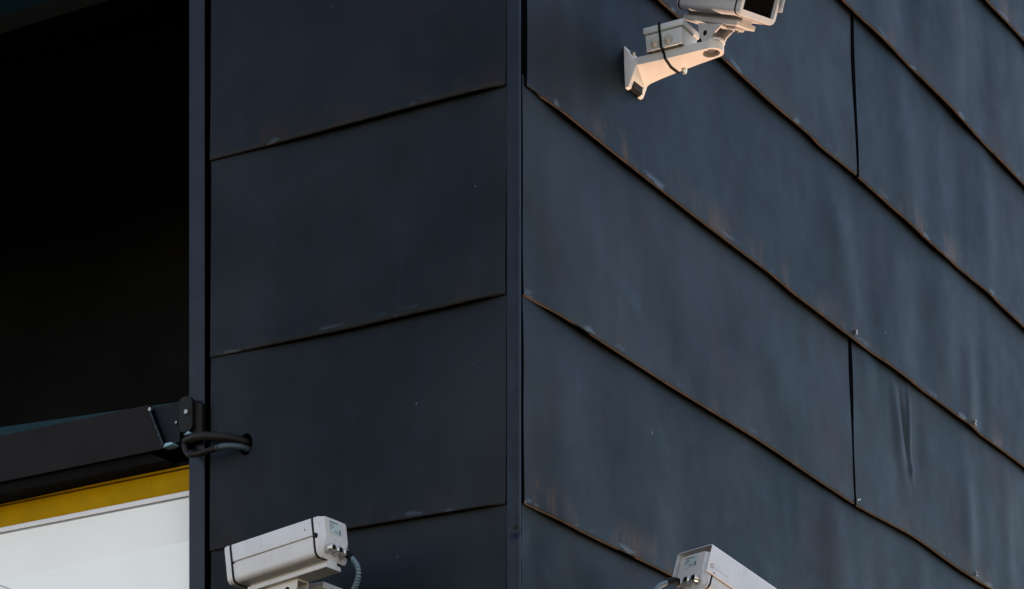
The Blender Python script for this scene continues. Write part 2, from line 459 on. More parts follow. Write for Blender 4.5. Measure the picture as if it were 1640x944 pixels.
# right-hand facade
right_wall = MB().box(0.01, 6.6, -0.20, -0.016, 1.2, 6.2).build("right_wall", 'backing', bld, mat4(dR, nR, UP, Vector()))
DENTS = {(2, 1): [(1.905, 3.70, 0.028, 0.11, 0.28, 0.0070), (1.950, 3.71, 0.012, 0.10, 0.28, -0.0058), (1.985, 3.73, 0.012, 0.09, 0.02, 0.0050), (1.992, 3.605, 0.014, 0.018, 0.4, 0.0055), (2.04, 3.70, 0.05, 0.12, 0.0, -0.0045),
                  (2.385, 3.56, 0.055, 0.16, 0.08, 0.0048), (2.47, 3.60, 0.06, 0.20, 0, -0.004), (2.70, 3.62, 0.06, 0.2, 0, 0.005), (1.70, 3.78, 0.06, 0.05, 0.4, 0.004)],
         (1, 0): [(1.52, 4.06, 0.075, 0.15, 0.50, 0.0062), (1.68, 3.98, 0.075, 0.20, 0.20, -0.0055), (1.87, 4.04, 0.070, 0.14, -0.15, 0.0040), (2.06, 3.95, 0.08, 0.20, 0.10, -0.0050), (2.22, 4.05, 0.08, 0.15, 0.12, 0.0038), (2.39, 3.92, 0.050, 0.15, 0.05, 0.0042), (2.48, 3.95, 0.05, 0.20, 0, -0.004), (0.45, 4.02, 0.1, 0.1, 0, -0.004), (0.62, 4.10, 0.08, 0.12, 0.3, 0.004)],
         (4, 0): [(0.06, 2.955, 0.035, 0.030, 0.3, -0.006), (0.10, 2.92, 0.05, 0.02, -0.5, 0.003), (0.08, 3.00, 0.06, 0.03, -0.3, -0.003)],
         (0, 1): [(1.95, 4.40, 0.08, 0.2, 0.1, 0.005), (2.3, 4.45, 0.08, 0.25, 0, -0.006), (2.52, 4.4, 0.07, 0.25, 0, 0.006)],
         (-1, 0): [(1.75, 4.8, 0.08, 0.2, 0, 0.005), (1.95, 4.8, 0.08, 0.2, 0.1, -0.006), (2.25, 4.8, 0.09, 0.2, -0.1, 0.006), (2.5, 4.8, 0.08, 0.2, 0, -0.005)],
         (3, 0): [(0.15, 3.3, 0.1, 0.1, 0.2, 0.003), (0.7, 3.2, 0.1, 0.15, 0.1, -0.003), (1.5, 3.3, 0.08, 0.15, 0, 0.005), (1.75, 3.25, 0.07, 0.15, 0.1, -0.005), (2.05, 3.3, 0.07, 0.2, 0, 0.004)],
         (2, 0): [(0.46, 3.545, 0.07, 0.016, -0.25, 0.0022), (1.2, 3.6, 0.1, 0.15, 0.2, 0.004), (0.9, 3.65, 0.1, 0.15, 0.1, -0.003)]}
for row in range(-3, 7):
    left = 0.030 if row <= 1 else 0.0195
    cuts = [left, 1.612, 4.81, 6.55] if row % 2 == 0 else [left, 3.21, 6.41, 6.55][:3]
    for i, (a, b) in enumerate(zip(cuts, cuts[1:])):
        jg = {0: 1.622, 2: 1.606}.get(row, 1.612)
        a2 = a if i == 0 else (jg + 0.0085 if abs(a - 1.612) < 1e-6 else a + 0.006)
        b2 = jg - 0.0075 if abs(b - 1.612) < 1e-6 else b - 0.006
        vis = a < 2.95
        panel("panel", wall_R, a2, b2,
              lambda s, r=row: seam_z(SEAM_R, r, s, 3.8265), lambda s, r=row: seam_z(SEAM_R, r - 1, s, 3.8265),
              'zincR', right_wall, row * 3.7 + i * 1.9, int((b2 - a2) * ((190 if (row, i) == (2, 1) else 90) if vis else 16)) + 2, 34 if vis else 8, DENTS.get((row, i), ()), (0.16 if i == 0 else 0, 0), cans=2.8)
# tiny twisted clip ends that poke out of the seams
for (s, z) in ((1.603, 3.8330), (2.4124, 3.8310), (1.6145, 3.4290), (2.4172, 3.4255)):
    mb = MB()
    for q in range(4):
        c = Vector((s + random.uniform(-.006, .010), LAP + 0.004 + random.uniform(0, .003), z + random.uniform(.000, .012)))
        mb.box(c.x - .003, c.x + .003, c.y - .003, c.y + .002, c.z - .002, c.z + .002, .0006, 1)
    mb.build("seam_clip", 'steel', right_wall, mat4(dR, nR, UP, Vector()))

# left-hand facade: one sheet wide, between corner trim and jamb
left_wall = MB().box(0.01, 0.72, -0.20, -0.016, 1.2, 6.2).build("left_wall", 'backing', bld, mat4(dL, nL, UP, Vector()))
DL = {3: [(0.30, 3.10, 0.08, 0.05, 0.3, 0.0012), (0.22, 3.09, 0.03, 0.03, 0.3, -0.0012)],
      1: [(0.10, 3.90, 0.10, 0.03, 0.2, -0.0025), (0.5, 4.05, 0.2, 0.1, 0, 0.002)]}
hole_panel = None
for row in range(-3, 7):
    p = panel("panel", wall_L, 0.0165, 0.7170,
              lambda s, r=row: seam_z(SEAM_L, r, s, 3.830), lambda s, r=row: seam_z(SEAM_L, r - 1, s, 3.830),
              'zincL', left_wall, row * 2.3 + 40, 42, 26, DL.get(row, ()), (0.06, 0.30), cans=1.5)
    if row == 3: hole_panel = p

# folded corner trim, standing proud, with a dent
def corner_trim():
    t = 0.0138; r = 0.0085
    def P2(l, rr): return nL * l + nR * rr          # l: out of left wall, rr: out of right wall
    prof = []
    # left flank, from the left sheet's edge to the ridge, round, then the right flank
    prof.append(dL * 0.0118 - nL * 0.006); prof.append(dL * 0.0118 + nL * 0.0118); prof.append(dL * 0.0100 + nL * t)
    for k in range(5): prof.append(dL * (0.007 - 0.0030 * k) + nL * t)
    for k in range(1, 8):
        an = math.pi / 2 * k / 8
        prof.append(nL * (t - r + r * math.cos(an)) + nR * (t - r + r * math.sin(an)))
    for k in range(4): prof.append(nR * t + dR * (-0.0050 + 0.0012 * k))
    prof.append(nR * (t - 0.0020) + dR * 0.0004); prof.append(nR * -0.010 + dR * 0.0004)
    zs = []; z = 1.2
    while z < 6.2:
        zs.append(z); z += 0.002 if 2.92 < z < 3.03 else 0.05
    rings = []
    cen = nL * t * .5 + nR * t * .5
    for z in zs:
        ring = []
        for i, p in enumerate(prof):
            q = p + Vector((0, 0, z))
            w = 0.0
            out = (nL + nR).normalized()
            dent = lambda zc, wz, amp: amp * math.exp(-((z - zc) / wz) ** 2)
            side = math.exp(-((i - 9) / 4.5) ** 2)
            q -= out * (dent(2.974, 0.010, 0.0040) - dent(2.957, 0.007, 0.0012)) * side
            q -= out * dent(3.000, 0.003, 0.0006) * side
            q += (dR - dL) * 0.0005 * noise.noise(Vector((0, 0, z * 2)))
            # it narrows a little below the second seam
            ring.append(q)
        rings.append(ring)
    mb = MB().loft(rings, False, False, closed=False)
    return mb.build("corner_trim", 'trim', bld, None, 40)
corner_trim()

# smooth metal jamb that closes the cladding beside the dark opening
Lm = mat4(dL, nL, UP, Vector())
MB().prism([(0.7295, -0.05), (0.7295, 0.0095), (0.7305, 0.0105), (0.7680, 0.0105), (0.7692, 0.0093), (0.7692, -0.05)], 'z', 1.2, 6.2).build("window_jamb", 'jamb', bld, Lm)
MB().box(0.712, 0.7294, -0.05, -0.030, 1.2, 6.2).build("joint_backing", 'backing', bld, Lm)

# dark opening: deep matt black box with a header and a teal-edged beam
mb = MB()
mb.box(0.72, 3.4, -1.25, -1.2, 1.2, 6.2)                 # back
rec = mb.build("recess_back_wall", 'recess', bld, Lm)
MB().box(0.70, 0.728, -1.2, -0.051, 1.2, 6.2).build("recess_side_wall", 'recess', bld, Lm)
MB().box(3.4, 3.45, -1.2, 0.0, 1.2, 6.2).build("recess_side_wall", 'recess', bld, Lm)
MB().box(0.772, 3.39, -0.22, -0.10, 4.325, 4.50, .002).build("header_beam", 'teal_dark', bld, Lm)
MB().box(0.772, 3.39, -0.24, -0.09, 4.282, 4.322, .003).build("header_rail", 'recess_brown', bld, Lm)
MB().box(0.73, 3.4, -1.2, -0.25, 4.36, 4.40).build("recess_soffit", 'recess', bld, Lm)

# ------------------------------------------------------------------ sign under the bar
sign = thing("sign_board", wall_L(1.5, 2.5, -0.05), "white sign board with a yellow top band, left of the metal jamb", "sign")
TL = 0.0065 / 0.52        # it hangs very slightly out of level
def shear(z0, q0): return Matrix(((1, 0, 0, 0), (0, 1, 0, 0), (-0.011, 0, 1, z0 + 0.011 * q0), (0, 0, 0, 1)))
S0 = Lm @ shear(0, 0.79)
MB().box(0.7715, 2.6, -0.075, -0.0330, 2.30, 3.1672, .0012).build("panel", 'white', sign, S0)
MB().box(0.7715, 2.6, -0.075, -0.0285, 3.1700, 3.1806, .0010).build("trim_strip", 'sign_trim', sign, S0)
MB().box(0.7715, 2.6, -0.075, -0.0345, 3.1674, 3.1698).build("groove", 'sign_blue', sign, S0)
MB().box(0.7715, 2.6, -0.075, -0.0300, 3.1810, 3.2262, .0010).build("yellow_band", 'yellow', sign, S0)
MB().box(0.7715, 2.6, -0.075, -0.0270, 3.2285, 3.2335, .0008).build("band_lip", 'yellow', sign, S0)
# pale-blue sweep and a printed line on the white face
def sweep(name, pts_top, pts_bot, mat, o):
    n = len(pts_top)
    vs = [(q, o, z) for q, z in pts_top] + [(q, o, z) for q, z in pts_bot]
    fs = [(i, i + 1, n + i + 1, n + i) for i in range(n - 1)]
    return MB().add(vs, fs).build(name, mat, sign, Lm)
qs = [0.775 + i * 0.05 for i in range(30)]
sweep("print", [(q, 3.0765 - 0.006 * (q - .775) - 0.05 * (q - .775) ** 2) for q in qs], [(q, 2.40) for q in qs], 'sign_tint', -0.0322)
sweep("print", [(1.345 - i * .05, 3.0655 - i * .0205) for i in range(8)], [(1.345 - i * .05, 3.0625 - i * .0205) for i in range(8)], 'sign_blue', -0.0315)
# small torn corner of tape at the jamb
MB().add([(0.7925, -0.0318, 3.148), (0.8000, -0.0318, 3.1445), (0.7920, -0.0318, 3.1400), (0.797, -0.0318, 3.1425)], [(0, 1, 3, 2)]).build("tape_scrap", 'ink', sign, Lm)

# ------------------------------------------------------------------ bar above the sign
bar = thing("equipment_bar", wall_L(1.1, 3.3, 0.0), "long charcoal metal bar with a teal upper edge above the white sign", "metal bar")
def skew(q, o, z):      # the bar stands a few degrees off the wall
    return wall_L(q, z, o + 0.035 * (q - 0.86))
def hexa(mb, q0, q1, o0, o1, zb0, zt0, zb1, zt1, dq0=0.0, dq1=0.0):
    """box between q0 and q1 with its own end heights; dq0 slants the first end"""
    v = [skew(q0 - dq0, o0, zb0), skew(q0, o0, zt0), skew(q0, o1, zt0), skew(q0 - dq0, o1, zb0),
         skew(q1 - dq1, o0, zb1), skew(q1, o0, zt1), skew(q1, o1, zt1), skew(q1 - dq1, o1, zb1)]
    mb.add(v, [(0, 1, 2, 3), (7, 6, 5, 4), (0, 4, 5, 1), (1, 5, 6, 2), (2, 6, 7, 3), (3, 7, 4, 0)]); return mb
hexa(MB(), 0.859, 2.6, -0.065, 0.030, 3.2557, 3.3508, 3.217, 3.320, 0.040).build("housing", 'bar', bar)
hexa(MB(), 0.866, 2.6, -0.070, 0.018, 3.235, 3.2548, 3.196, 3.2160, 0.046).build("lower_rail", 'backing', bar)
hexa(MB(), 0.800, 2.6, -0.050, 0.012, 3.3450, 3.3525, 3.330, 3.4200).build("upper_edge", 'teal', bar)
hexa(MB(), 0.787, 0.8535, -0.060, 0.020, 3.2680, 3.3490, 3.2590, 3.3470, 0.0, 0.036).build("end_section", 'bar_blue', bar)
# end strip
hexa(MB(), 0.8535, 0.8572, -0.05, 0.034, 3.2590, 3.3440, 3.2590, 3.3440, 0.038, 0.038).build("end_strip", 'jamb', bar)
# ear: rounded plate and the flange behind it
def rrect(x0, x1, z0, z1, r, n=5):
    out = []
    for cx, cz, a0 in ((x1 - r, z1 - r, 0), (x0 + r, z1 - r, 90), (x0 + r, z0 + r, 180), (x1 - r, z0 + r, 270)):
        for k in range(n + 1):
            an = R_(a0 + 90 * k / n); out.append((cx + r * math.cos(an), cz + r * math.sin(an)))
    return out
def qz_prism(mb, poly, o0, o1, bev=0):
    return mb.prism([(p[0], p[1]) for p in poly], 'y', o0, o1, bev, 1)
qz_prism(MB(), rrect(0.7440, 0.7785, 3.2785, 3.3520, 0.012), 0.0250, 0.0330, 0.0012).build("mounting_ear", 'ear', bar, Lm)
qz_prism(MB(), [(0.7255, 3.2700), (0.7640, 3.2760), (0.7640, 3.3480), (0.7500, 3.3480), (0.7440, 3.3400), (0.7255, 3.3340)], 0.0115, 0.0240, 0.001).build("mounting_flange", 'ear', bar, Lm)
MB().cyl((0.7565, 0.033, 3.3187), (0.7565, 0.0375, 3.3187), 0.0058, 0.0050, 6).build("bolt", 'steel', bar, Lm)
MB().cyl((0.8510, 0.030, 3.3395), (0.8510, 0.036, 3.3395), 0.0045, 0.004, 8).build("bolt", 'steel', bar, Lm)
MB().cyl((0.7920, 0.018, 3.3060), (0.7920, 0.024, 3.3060), 0.0028, 0.0026, 8).build("bolt", 'steel', bar, Lm)
for k in range(4):
    MB().cyl((0.8475 - 0.0075 * k, 0.030, 3.3230 - 0.020 * k), (0.8475 - 0.0075 * k, 0.0322, 3.3230 - 0.020 * k), 0.0016, 0.0014, 6).build("rivet", 'ink', bar, Lm)
MB().prism([(0.7660, 3.2730), (0.7480, 3.2735), (0.7530, 3.2800)], 'y', 0.018, 0.034, .0008, 1).build("clip", 'cyan', bar, Lm)
MB().prism([(0.8180, 3.2555), (0.7920, 3.2590), (0.7960, 3.2640), (0.8120, 3.2640)], 'y', 0.012, 0.034, .0008, 1).build("clip", 'cyan', bar, Lm)

# two hoses from the bar into a hole in the wall
h1 = thing("cable", wall_L(0.69, 3.25, 0.03), "thick brown-black upper cable from the bar into the wall hole", "cable", None)
MB().tube([wall_L(0.790, 3.2640, -0.005), wall_L(0.770, 3.2655, 0.018), wall_L(0.735, 3.2660, 0.030), wall_L(0.695, 3.2600, 0.034), wall_L(0.655, 3.2515, 0.030), wall_L(0.634, 3.2460, 0.010), wall_L(0.628, 3.2440, -0.010)], 0.0088, 14).build("sheath", 'cable', h1)
h2 = thing("cable", wall_L(0.69, 3.22, 0.04), "thinner drooping lower cable with a teal-grey end at the wall hole", "cable", None)
MB().tube([wall_L(0.785, 3.262, 0.0), wall_L(0.7650, 3.2520, 0.030), wall_L(0.7520, 3.2340, 0.040), wall_L(0.7400, 3.2260, 0.044), wall_L(0.7200, 3.2250, 0.044), wall_L(0.690, 3.2285, 0.042), wall_L(0.668, 3.2310, 0.040)], 0.0062, 14).build("sheath", 'cable', h2)
MB().tube([wall_L(0.676, 3.2302, 0.0405), wall_L(0.655, 3.2325, 0.036), wall_L(0.636, 3.2325, 0.022), wall_L(0.628, 3.2315, 0.002), wall_L(0.627, 3.2310, -0.010)], 0.0067, 14).build("sleeve", 'cable_teal', h2)
# the hole itself
ct = MB().prism([(0.6265 + 0.0165 * math.cos(k * math.pi / 12), 3.2395 + 0.0225 * math.sin(k * math.pi / 12)) for k in range(24)], 'y', -0.02, 0.05).build("cutter", 'black', None, Lm)
ct.location = (0, 0, 0)
cut(hole_panel, ct)

# ------------------------------------------------------------------ security cameras
W2, HH = 0.047, 0.076
def section(scale=1.0, groove=True, dx=0.0):
    """cross-section of the housing: (x,z), rounded top, bevelled bottom, groove along each flank"""
    w, h = W2, HH
    half = [(0.0, 0.0), (w - 0.013, 0.0), (w - 0.0080, 0.0006), (w - 0.0035, 0.0028), (w - 0.0008, 0.0070), (w, 0.011)]
    if groove: half += [(w, 0.0358), (w - 0.0042, 0.0375), (w - 0.0042, 0.0402), (w, 0.0412)]
    else: half += [(w, 0.0365), (w, 0.0375), (w, 0.0402), (w, 0.0412)]
    half += [(w, h - 0.0055), (w - 0.0012, h - 0.0020), (w - 0.0050, h - 0.0004), (0.0, h)]
    pts = half + [(-x, z) for x, z in half[-2:0:-1]]
    cx, cz = 0, h / 2
    return [(cx + (x - cx) * scale, cz + (z - cz) * scale) for x, z in pts]
def ring_y(sec, y): return [Vector((x, y, z)) for x, z in sec]

def build_camera(root, P, yaw, pitch, shield, armM, arm_z, screw_side):
    """P: bottom centre of the housing; armM: bracket frame (x out of the wall, y along it, z up)"""
    h = Vector((math.cos(yaw), math.sin(yaw), 0))
    fw = h * math.cos(pitch) - UP * math.sin(pitch)
    rt = fw.cross(UP).normalized(); up = rt.cross(fw)
    Mh = mat4(rt, fw, up, P)
    body = MB().loft([ring_y(section(0.992), -0.0955), ring_y(section(1.0), -0.0940), ring_y(section(1.0), 0.0940), ring_y(section(0.992), 0.0955)]).build("housing", 'cam', root, Mh)
    for y in (-0.0955, 0.0955):
        d = 0.0046 if y > 0 else -0.0046
        MB().loft([ring_y(section(1.006, False), y), ring_y(section(1.006, False), y + d)]).build("gasket", 'black', body, Mh)
    # front frame with its window
    s1 = section(1.0, False); s2 = section(0.965, False)
    def win(sc, y):
        # rounded rectangle with as many points as the section
        n = len(s1); out = []
        for x, z in s1:
            out.append(Vector((max(-0.0395 * sc, min(0.0395 * sc, x * 0.90)), y, HH / 2 + max(-0.0265 * sc, min(0.0265 * sc, (z - HH / 2) * 0.76)))))
        return out
    fr = MB().loft([ring_y(s1, 0.1001), ring_y(s1, 0.1075), ring_y(section(0.988, False), 0.1108), ring_y(s2, 0.1135), win(1.0, 0.1143), win(0.985, 0.1060), win(0.98, 0.1020)], True, True).build("front_frame", 'cam', root, Mh)
    MB().loft([win(0.979, 0.1025), win(0.979, 0.1040)]).build("window", 'glass', fr, Mh)
    # rear cap: chamfered corners, sloping lower step where the glands sit
    def rear(y, fx, z0=None):
        out = []
        for x, z in s1:
            zz = z
            out.append(Vector((x * fx, y(z) if callable(y) else y, zz)))
        return out
    yb = lambda z: -0.1180 if z > 0.034 else -0.1180 + (0.034 - z) * 0.46
    yc = lambda z: -0.1080 if z > 0.034 else -0.1080 + (0.034 - z) * 0.20
    cap = MB().loft([ring_y(s1, -0.1001), rear(yc, 1.0), rear(lambda z: yb(z) + 0.0012, 0.765), rear(yb, 0.745)]).build("rear_cap", 'cam', root, Mh, 24)
    # sticker with print
    st = MB().box(-0.0200, 0.0175, -0.1187, -0.1181, 0.0465, 0.0712).build("label_plate", 'sticker', cap, Mh)
    pr = MB()
    # the print reads left to right as seen from behind (x runs right-hand)
    for (a, b, z0, z1) in ((-0.018, 0.004, 0.0672, 0.0688), (-0.017, -0.008, 0.0638, 0.0648), (-0.018, -0.012, 0.0612, 0.0620), (-0.010, -0.004, 0.0612, 0.0620),
                           (-0.018, -0.009, 0.0590, 0.0598), (-0.018, -0.013, 0.0568, 0.0576), (-0.006, -0.002, 0.0540, 0.0552), (-0.001, 0.003, 0.0540, 0.0552), (-0.006, 0.002, 0.0522, 0.0528),
                           (0.0075, 0.0112, 0.0515, 0.0590)):
        pr.box(a * 1.12 + .0004, b * 1.12 + .0004, -0.11895, -0.11875, 0.0590 + (z0 - 0.0602) * 1.22, 0.0590 + (z1 - 0.0602) * 1.22)
    pr.build("print", 'ink', cap, Mh)
    # cable glands
    for i, gx in enumerate((-0.022, 0.0, 0.022)):
        p0 = Vector((gx, -0.1035, 0.0185)); ax = Vector((0, -1, -0.12)).normalized()
        g = MB()
        g.cyl(p0, p0 + ax * 0.012, 0.0092, 0.0092, 6)
        g.cyl(p0 + ax * 0.0115, p0 + ax * 0.021, 0.0084, 0.0070, 18, [(0, .0084), (.75, .0084), (1, .0066)])
        g.build("cable_gland", 'gland', root, Mh)
        if i != 0 or True:
            MB().cyl(p0 + ax * 0.0205, p0 + ax * 0.0225, 0.0052, 0.0045, 14).build("gland_plug", 'black', root, Mh)
    # captive screw and small vent hole on the flank
    for sx in (-1, 1):
        MB().cyl((sx * 0.0462, -0.1025, 0.0390), (sx * 0.0496, -0.1025, 0.0390), 0.0052, 0.0046, 16).build("screw", 'black', cap, Mh)
        MB().cyl((sx * 0.0466, -0.0790, 0.0560), (sx * 0.0473, -0.0790, 0.0560), 0.0018, 0.0016, 10).build("vent_hole", 'ink', body, Mh)
    # rail under the housing
    MB().prism([(-0.013, 0.0010), (0.013, 0.0010), (0.013, -0.0070), (0.024, -0.0072), (0.024, -0.0165), (-0.024, -0.0165), (-0.024, -0.0072), (-0.013, -0.0070)], 'y', -0.104, 0.084, 0.0010, 1).build("mounting_rail", 'cam', root, Mh)
    MB().box(-0.012, 0.012, 0.030, 0.066, -0.0225, -0.0160, .0015).build("rail_clamp", 'bracket', root, Mh)
    for yy in (0.038, 0.058):
        MB().cyl((0, yy, -0.022), (0, yy, -0.0265), 0.0045, 0.0045, 6).build("bolt", 'steel', root, Mh)
    if shield:
        t = 0.0016; wx = 0.0505; zt = 0.0880; zb = 0.0285
        def sh(off):
            w = wx - off; z1 = zt - off; r = 0.005
            o = [(w + 0.0000, zb)]
            for k in range(5):
                an = R_(90 * k / 4); o.append((w - r + r * math.cos(an), z1 - r + r * math.sin(an)))
            return o + [(-x, z) for x, z in o[::-1]]
        outer, inner = sh(0), sh(t)
        loop = outer + inner[::-1]
        sd = MB().loft([[Vector((x, y, z)) for x, z in loop] for y in (-0.118, -0.06, 0.0, 0.08, 0.121)]).build("sun_shield", 'cam', root, Mh)
        for sx in (-1, 1):
            MB().box(sx * 0.0511 - 0.0006, sx * 0.0511 + 0.0006, -0.118, 0.121, zb - 0.0006, zb + 0.0072, .0004, 1).build("shield_hem", 'cam', sd, Mh)
            MB().cyl((sx * 0.0515, -0.098, zb + 0.0036), (sx * 0.0523, -0.098, zb + 0.0036), 0.0018, 0.0016, 10).build("rivet", 'ink', sd, Mh)
            # small round-cornered square emblem and a faint line of lettering on the flank
            lo = MB(); x0 = sx * 0.05075
            ro = rrect(-0.1110, -0.1015, 0.0395, 0.0490, 0.0032, 4); ri = rrect(-0.1088, -0.1037, 0.0417, 0.0468, 0.0015, 4)
            n = len(ro)
            lo.add([(x0, y, z) for y, z in ro] + [(x0, y, z) for y, z in ri], [(i, (i + 1) % n, n + (i + 1) % n, n + i) for i in range(n)])
            lo.build("emblem", 'ink_red', sd, Mh)
            tx = MB()
            yy = -0.096
            for k, wd in enumerate((.0045, .0040, .0046, .0038, .0046, .0042, .0044, .0040)):
                tx.box(x0 - .0002, x0 + .0001, yy, yy + wd * .75, 0.0425, 0.0455 + (0.0012 if k % 3 == 0 else 0)); yy += wd + 0.0010
            tx.build("lettering", 'ink_pale', sd, Mh)
    # ---- swivel between arm and rail
    Ph = P - up * 0.0125
    zt_arm = arm_z
    hy = h; hx = Vector((hy.y, -hy.x, 0))
    tip = armM @ Vector((0.195, 0.0, 0.0)); tip.z = zt_arm
    My = mat4(hx, hy, UP, tip)
    gap = (P - up * 0.0160).z - zt_arm
    MB().cyl((0, 0, -0.001), (0, 0, 0.006), 0.0215, 0.0205, 28, [(0, .0200), (.2, .0215), (.8, .0215), (1, .0200)]).build("pivot_disc", 'bracket', root, My)
    tp = math.tan(pitch)
    def zr(y): return gap - tp * y * 0.9
    for sx in (-1, 1):
        poly = [(-0.016, 0.004), (0.012, 0.004), (0.018, 0.010), (0.040, zr(0.044) - 0.004), (0.046, zr(0.046)), (-0.030, zr(-0.030)), (-0.028, zr(-0.028) * 0.55)]
        a_, b_ = (0.0150, 0.0185) if sx > 0 else (-0.0185, -0.0150)
        MB().prism(poly, 'x', a_, b_, 0.0008, 1).build("swivel_cheek", 'bracket', root, My)
        MB().cyl((sx * 0.0180, -0.006, gap * 0.55), (sx * 0.0205, -0.006, gap * 0.55), 0.0055, 0.0050, 6).build("pivot_bolt", 'black', root, My)
    MB().prism([(-0.030, zr(-0.030) - 0.004), (0.044, zr(0.044) - 0.004), (0.044, zr(0.044)), (-0.030, zr(-0.030))], 'x', -0.0160, 0.0160).build("swivel_web", 'bracket', root, My)
    return Mh

def build_bracket(root, Mb, flip=1):
    """arm frame: x out of the wall, y along the wall, z=0 at arm top"""
    # flared foot
    prof = [(0.0, 0.029), (0.006, 0.0285), (0.034, -0.014), (0.0155, -0.057), (0.0, -0.060)]
    ft = MB().prism(prof, 'y', -0.032, 0.034, 0.0015, 2).build("bracket_foot", 'bracket', root, Mb)
    c = MB().box(-0.01, 0.026, -0.020, 0.021, -0.075, -0.040).build("cutter", 'black', None, Matrix.Translation(-root.location) @ Mb)
    c.parent = root
    cut(ft, c)
    MB().box(0.0040, 0.0205, -0.0195, 0.0205, -0.0545, -0.0400).build("foot_shade_block", 'black', root, Mb)  # added black block, stands in for the shade inside the foot's hollow
    # tapering arm: its underside is twisted near the foot and flat at the tip
    secs = [(0.016, -0.030, 0.032, -0.016, 0.024, -0.040, -0.039), (0.034, -0.0285, 0.0305, -0.0155, 0.020, -0.0335, -0.0315), (0.060, -0.0275, 0.029, -0.0160, 0.010, -0.0300, -0.0278),
            (0.100, -0.0265, 0.0275, -0.0168, -0.006, -0.0248, -0.0234), (0.145, -0.0252, 0.0262, -0.0165, -0.0180, -0.0178, -0.0192), (0.190, -0.0235, 0.0240, -0.0160, -0.0180, -0.0160, -0.0160)]
    rings = [[Vector((o, y0, 0)), Vector((o, y1, 0)), Vector((o, y1, br)), Vector((o, yr, zr)), Vector((o, y0, bl))] for o, y0, y1, bl, yr, zr, br in secs]
    mb = MB()
    vs = [p for r in rings for p in r]; fs = []
    n = 5
    for i in range(len(rings) - 1):
        for j in range(n):
            k = (j + 1) % n
            fs.append((i * n + j, i * n + k, (i + 1) * n + k, (i + 1) * n + j))
    fs.append((4, 3, 2, 1, 0)); b = (len(rings) - 1) * n
    # rounded tip
    tipT = []; tipB = []
    for k in range(1, 12):
        an = math.pi / 2 - math.pi * k / 12
        x = 0.190 + 0.0237 * math.cos(an); y = 0.00025 + 0.0237 * math.sin(an)
        tipT.append(len(vs)); vs.append(Vector((x, y, 0))); tipB.append(len(vs)); vs.append(Vector((x, y, -0.0160)))
    T = [b + 1] + tipT + [b + 0]; B = [b + 2] + tipB + [b + 4]
    for i in range(len(T) - 1): fs.append((T[i], T[i + 1], B[i + 1], B[i]))
    fs.append(tuple(T)); fs.append(tuple(B + [b + 3]))
    mb.add(vs, fs)
    arm = mb.build("bracket_arm", 'bracket', root, Mb, 14)
    cc = MB().cyl((0.188, 0, -0.03), (0.188, 0, -0.006), 0.0175, 0.0175, 28)
    # a countersunk slot under the tip
    c = cc.build("cutter", 'black', None, Matrix.Translation(-root.location) @ Mb); c.parent = root
    cut(arm, c)
    MB().cyl((0.188, 0, -0.0055), (0.188, 0, -0.0120), 0.0085, 0.0085, 6).build("pivot_nut", 'steel', root, Mb)
    MB().cyl((0.1145, 0.026, -0.012), (0.1145, 0.026, -0.031), 0.0050, 0.0042, 12, [(0, .0055), (.7, .0055), (1, .0038)]).build("clamp_screw", 'gland', root, Mb)
    MB().cyl((0.012, -0.016, 0.018), (0.020, -0.016, 0.014), 0.0050, 0.0050, 6).build("fixing_bolt", 'steel', root, Mb)

def junction_box(Mb, label, x0=0.056, x1=0.1425):
    jb = thing("junction_box", Mb @ Vector(((x0 + x1) / 2, 0, 0)), label, "junction box", "junction boxes strapped to the brackets")
    y0, y1 = -0.0405, 0.0325
    def tap(z, e): return [Vector((x0 + e, y0 + e, z)), Vector((x1 - e, y0 + e, z)), Vector((x1 - e, y1 - e, z)), Vector((x0 + e, y1 - e, z))]
    bm = bmesh.new()
    body = MB().loft([tap(0.0015, 0.0032), tap(0.0345, 0.0012)])
    bb = bmesh.new()
    vv = [bb.verts.new(p) for p in body.v]
    for f in body.f: bb.faces.new([vv[i] for i in f])
    bmesh.ops.recalc_face_normals(bb, faces=bb.faces)
    bmesh.ops.bevel(bb, geom=list(bb.edges), offset=0.0022, segments=3, affect='EDGES', profile=0.5)
    MB().from_bm(bb).build("box_body", 'box', jb, Mb); bm.free()
    MB().box(x0 - 0.0025, x1 + 0.0025, y0 - 0.0025, y1 + 0.0025, 0.0345, 0.0490, 0.0032, 3).build("lid", 'box', jb, Mb)
    prof = [(0, .0098), (.18, .0098), (.19, .0086), (.42, .0084), (.43, .0070), (.62, .0068), (.63, .0054), (.82, .0052), (.83, .0038), (1, .0036)]
    for i, gx in enumerate((x0 + 0.024, x0 + 0.0545)):
        MB().cyl((gx, y0 + 0.0015, 0.0165), (gx, y0 - 0.0045, 0.0165), 0.01, 0.01, 24, prof).build("cable_entry", 'membrane', jb, Mb)
        MB().cyl((gx, y1 - 0.0015, 0.0165), (gx, y1 + 0.0045, 0.0165), 0.01, 0.01, 24, prof).build("cable_entry", 'membrane', jb, Mb)
    for gx in (x0 + 0.0085, x1 - 0.0085):
        MB().cyl((gx, y0 + 0.0085, 0.0025), (gx, y0 + 0.0085, 0.0010), 0.0034, 0.0034, 12).build("screw_hole", 'ink', jb, Mb)
    return jb
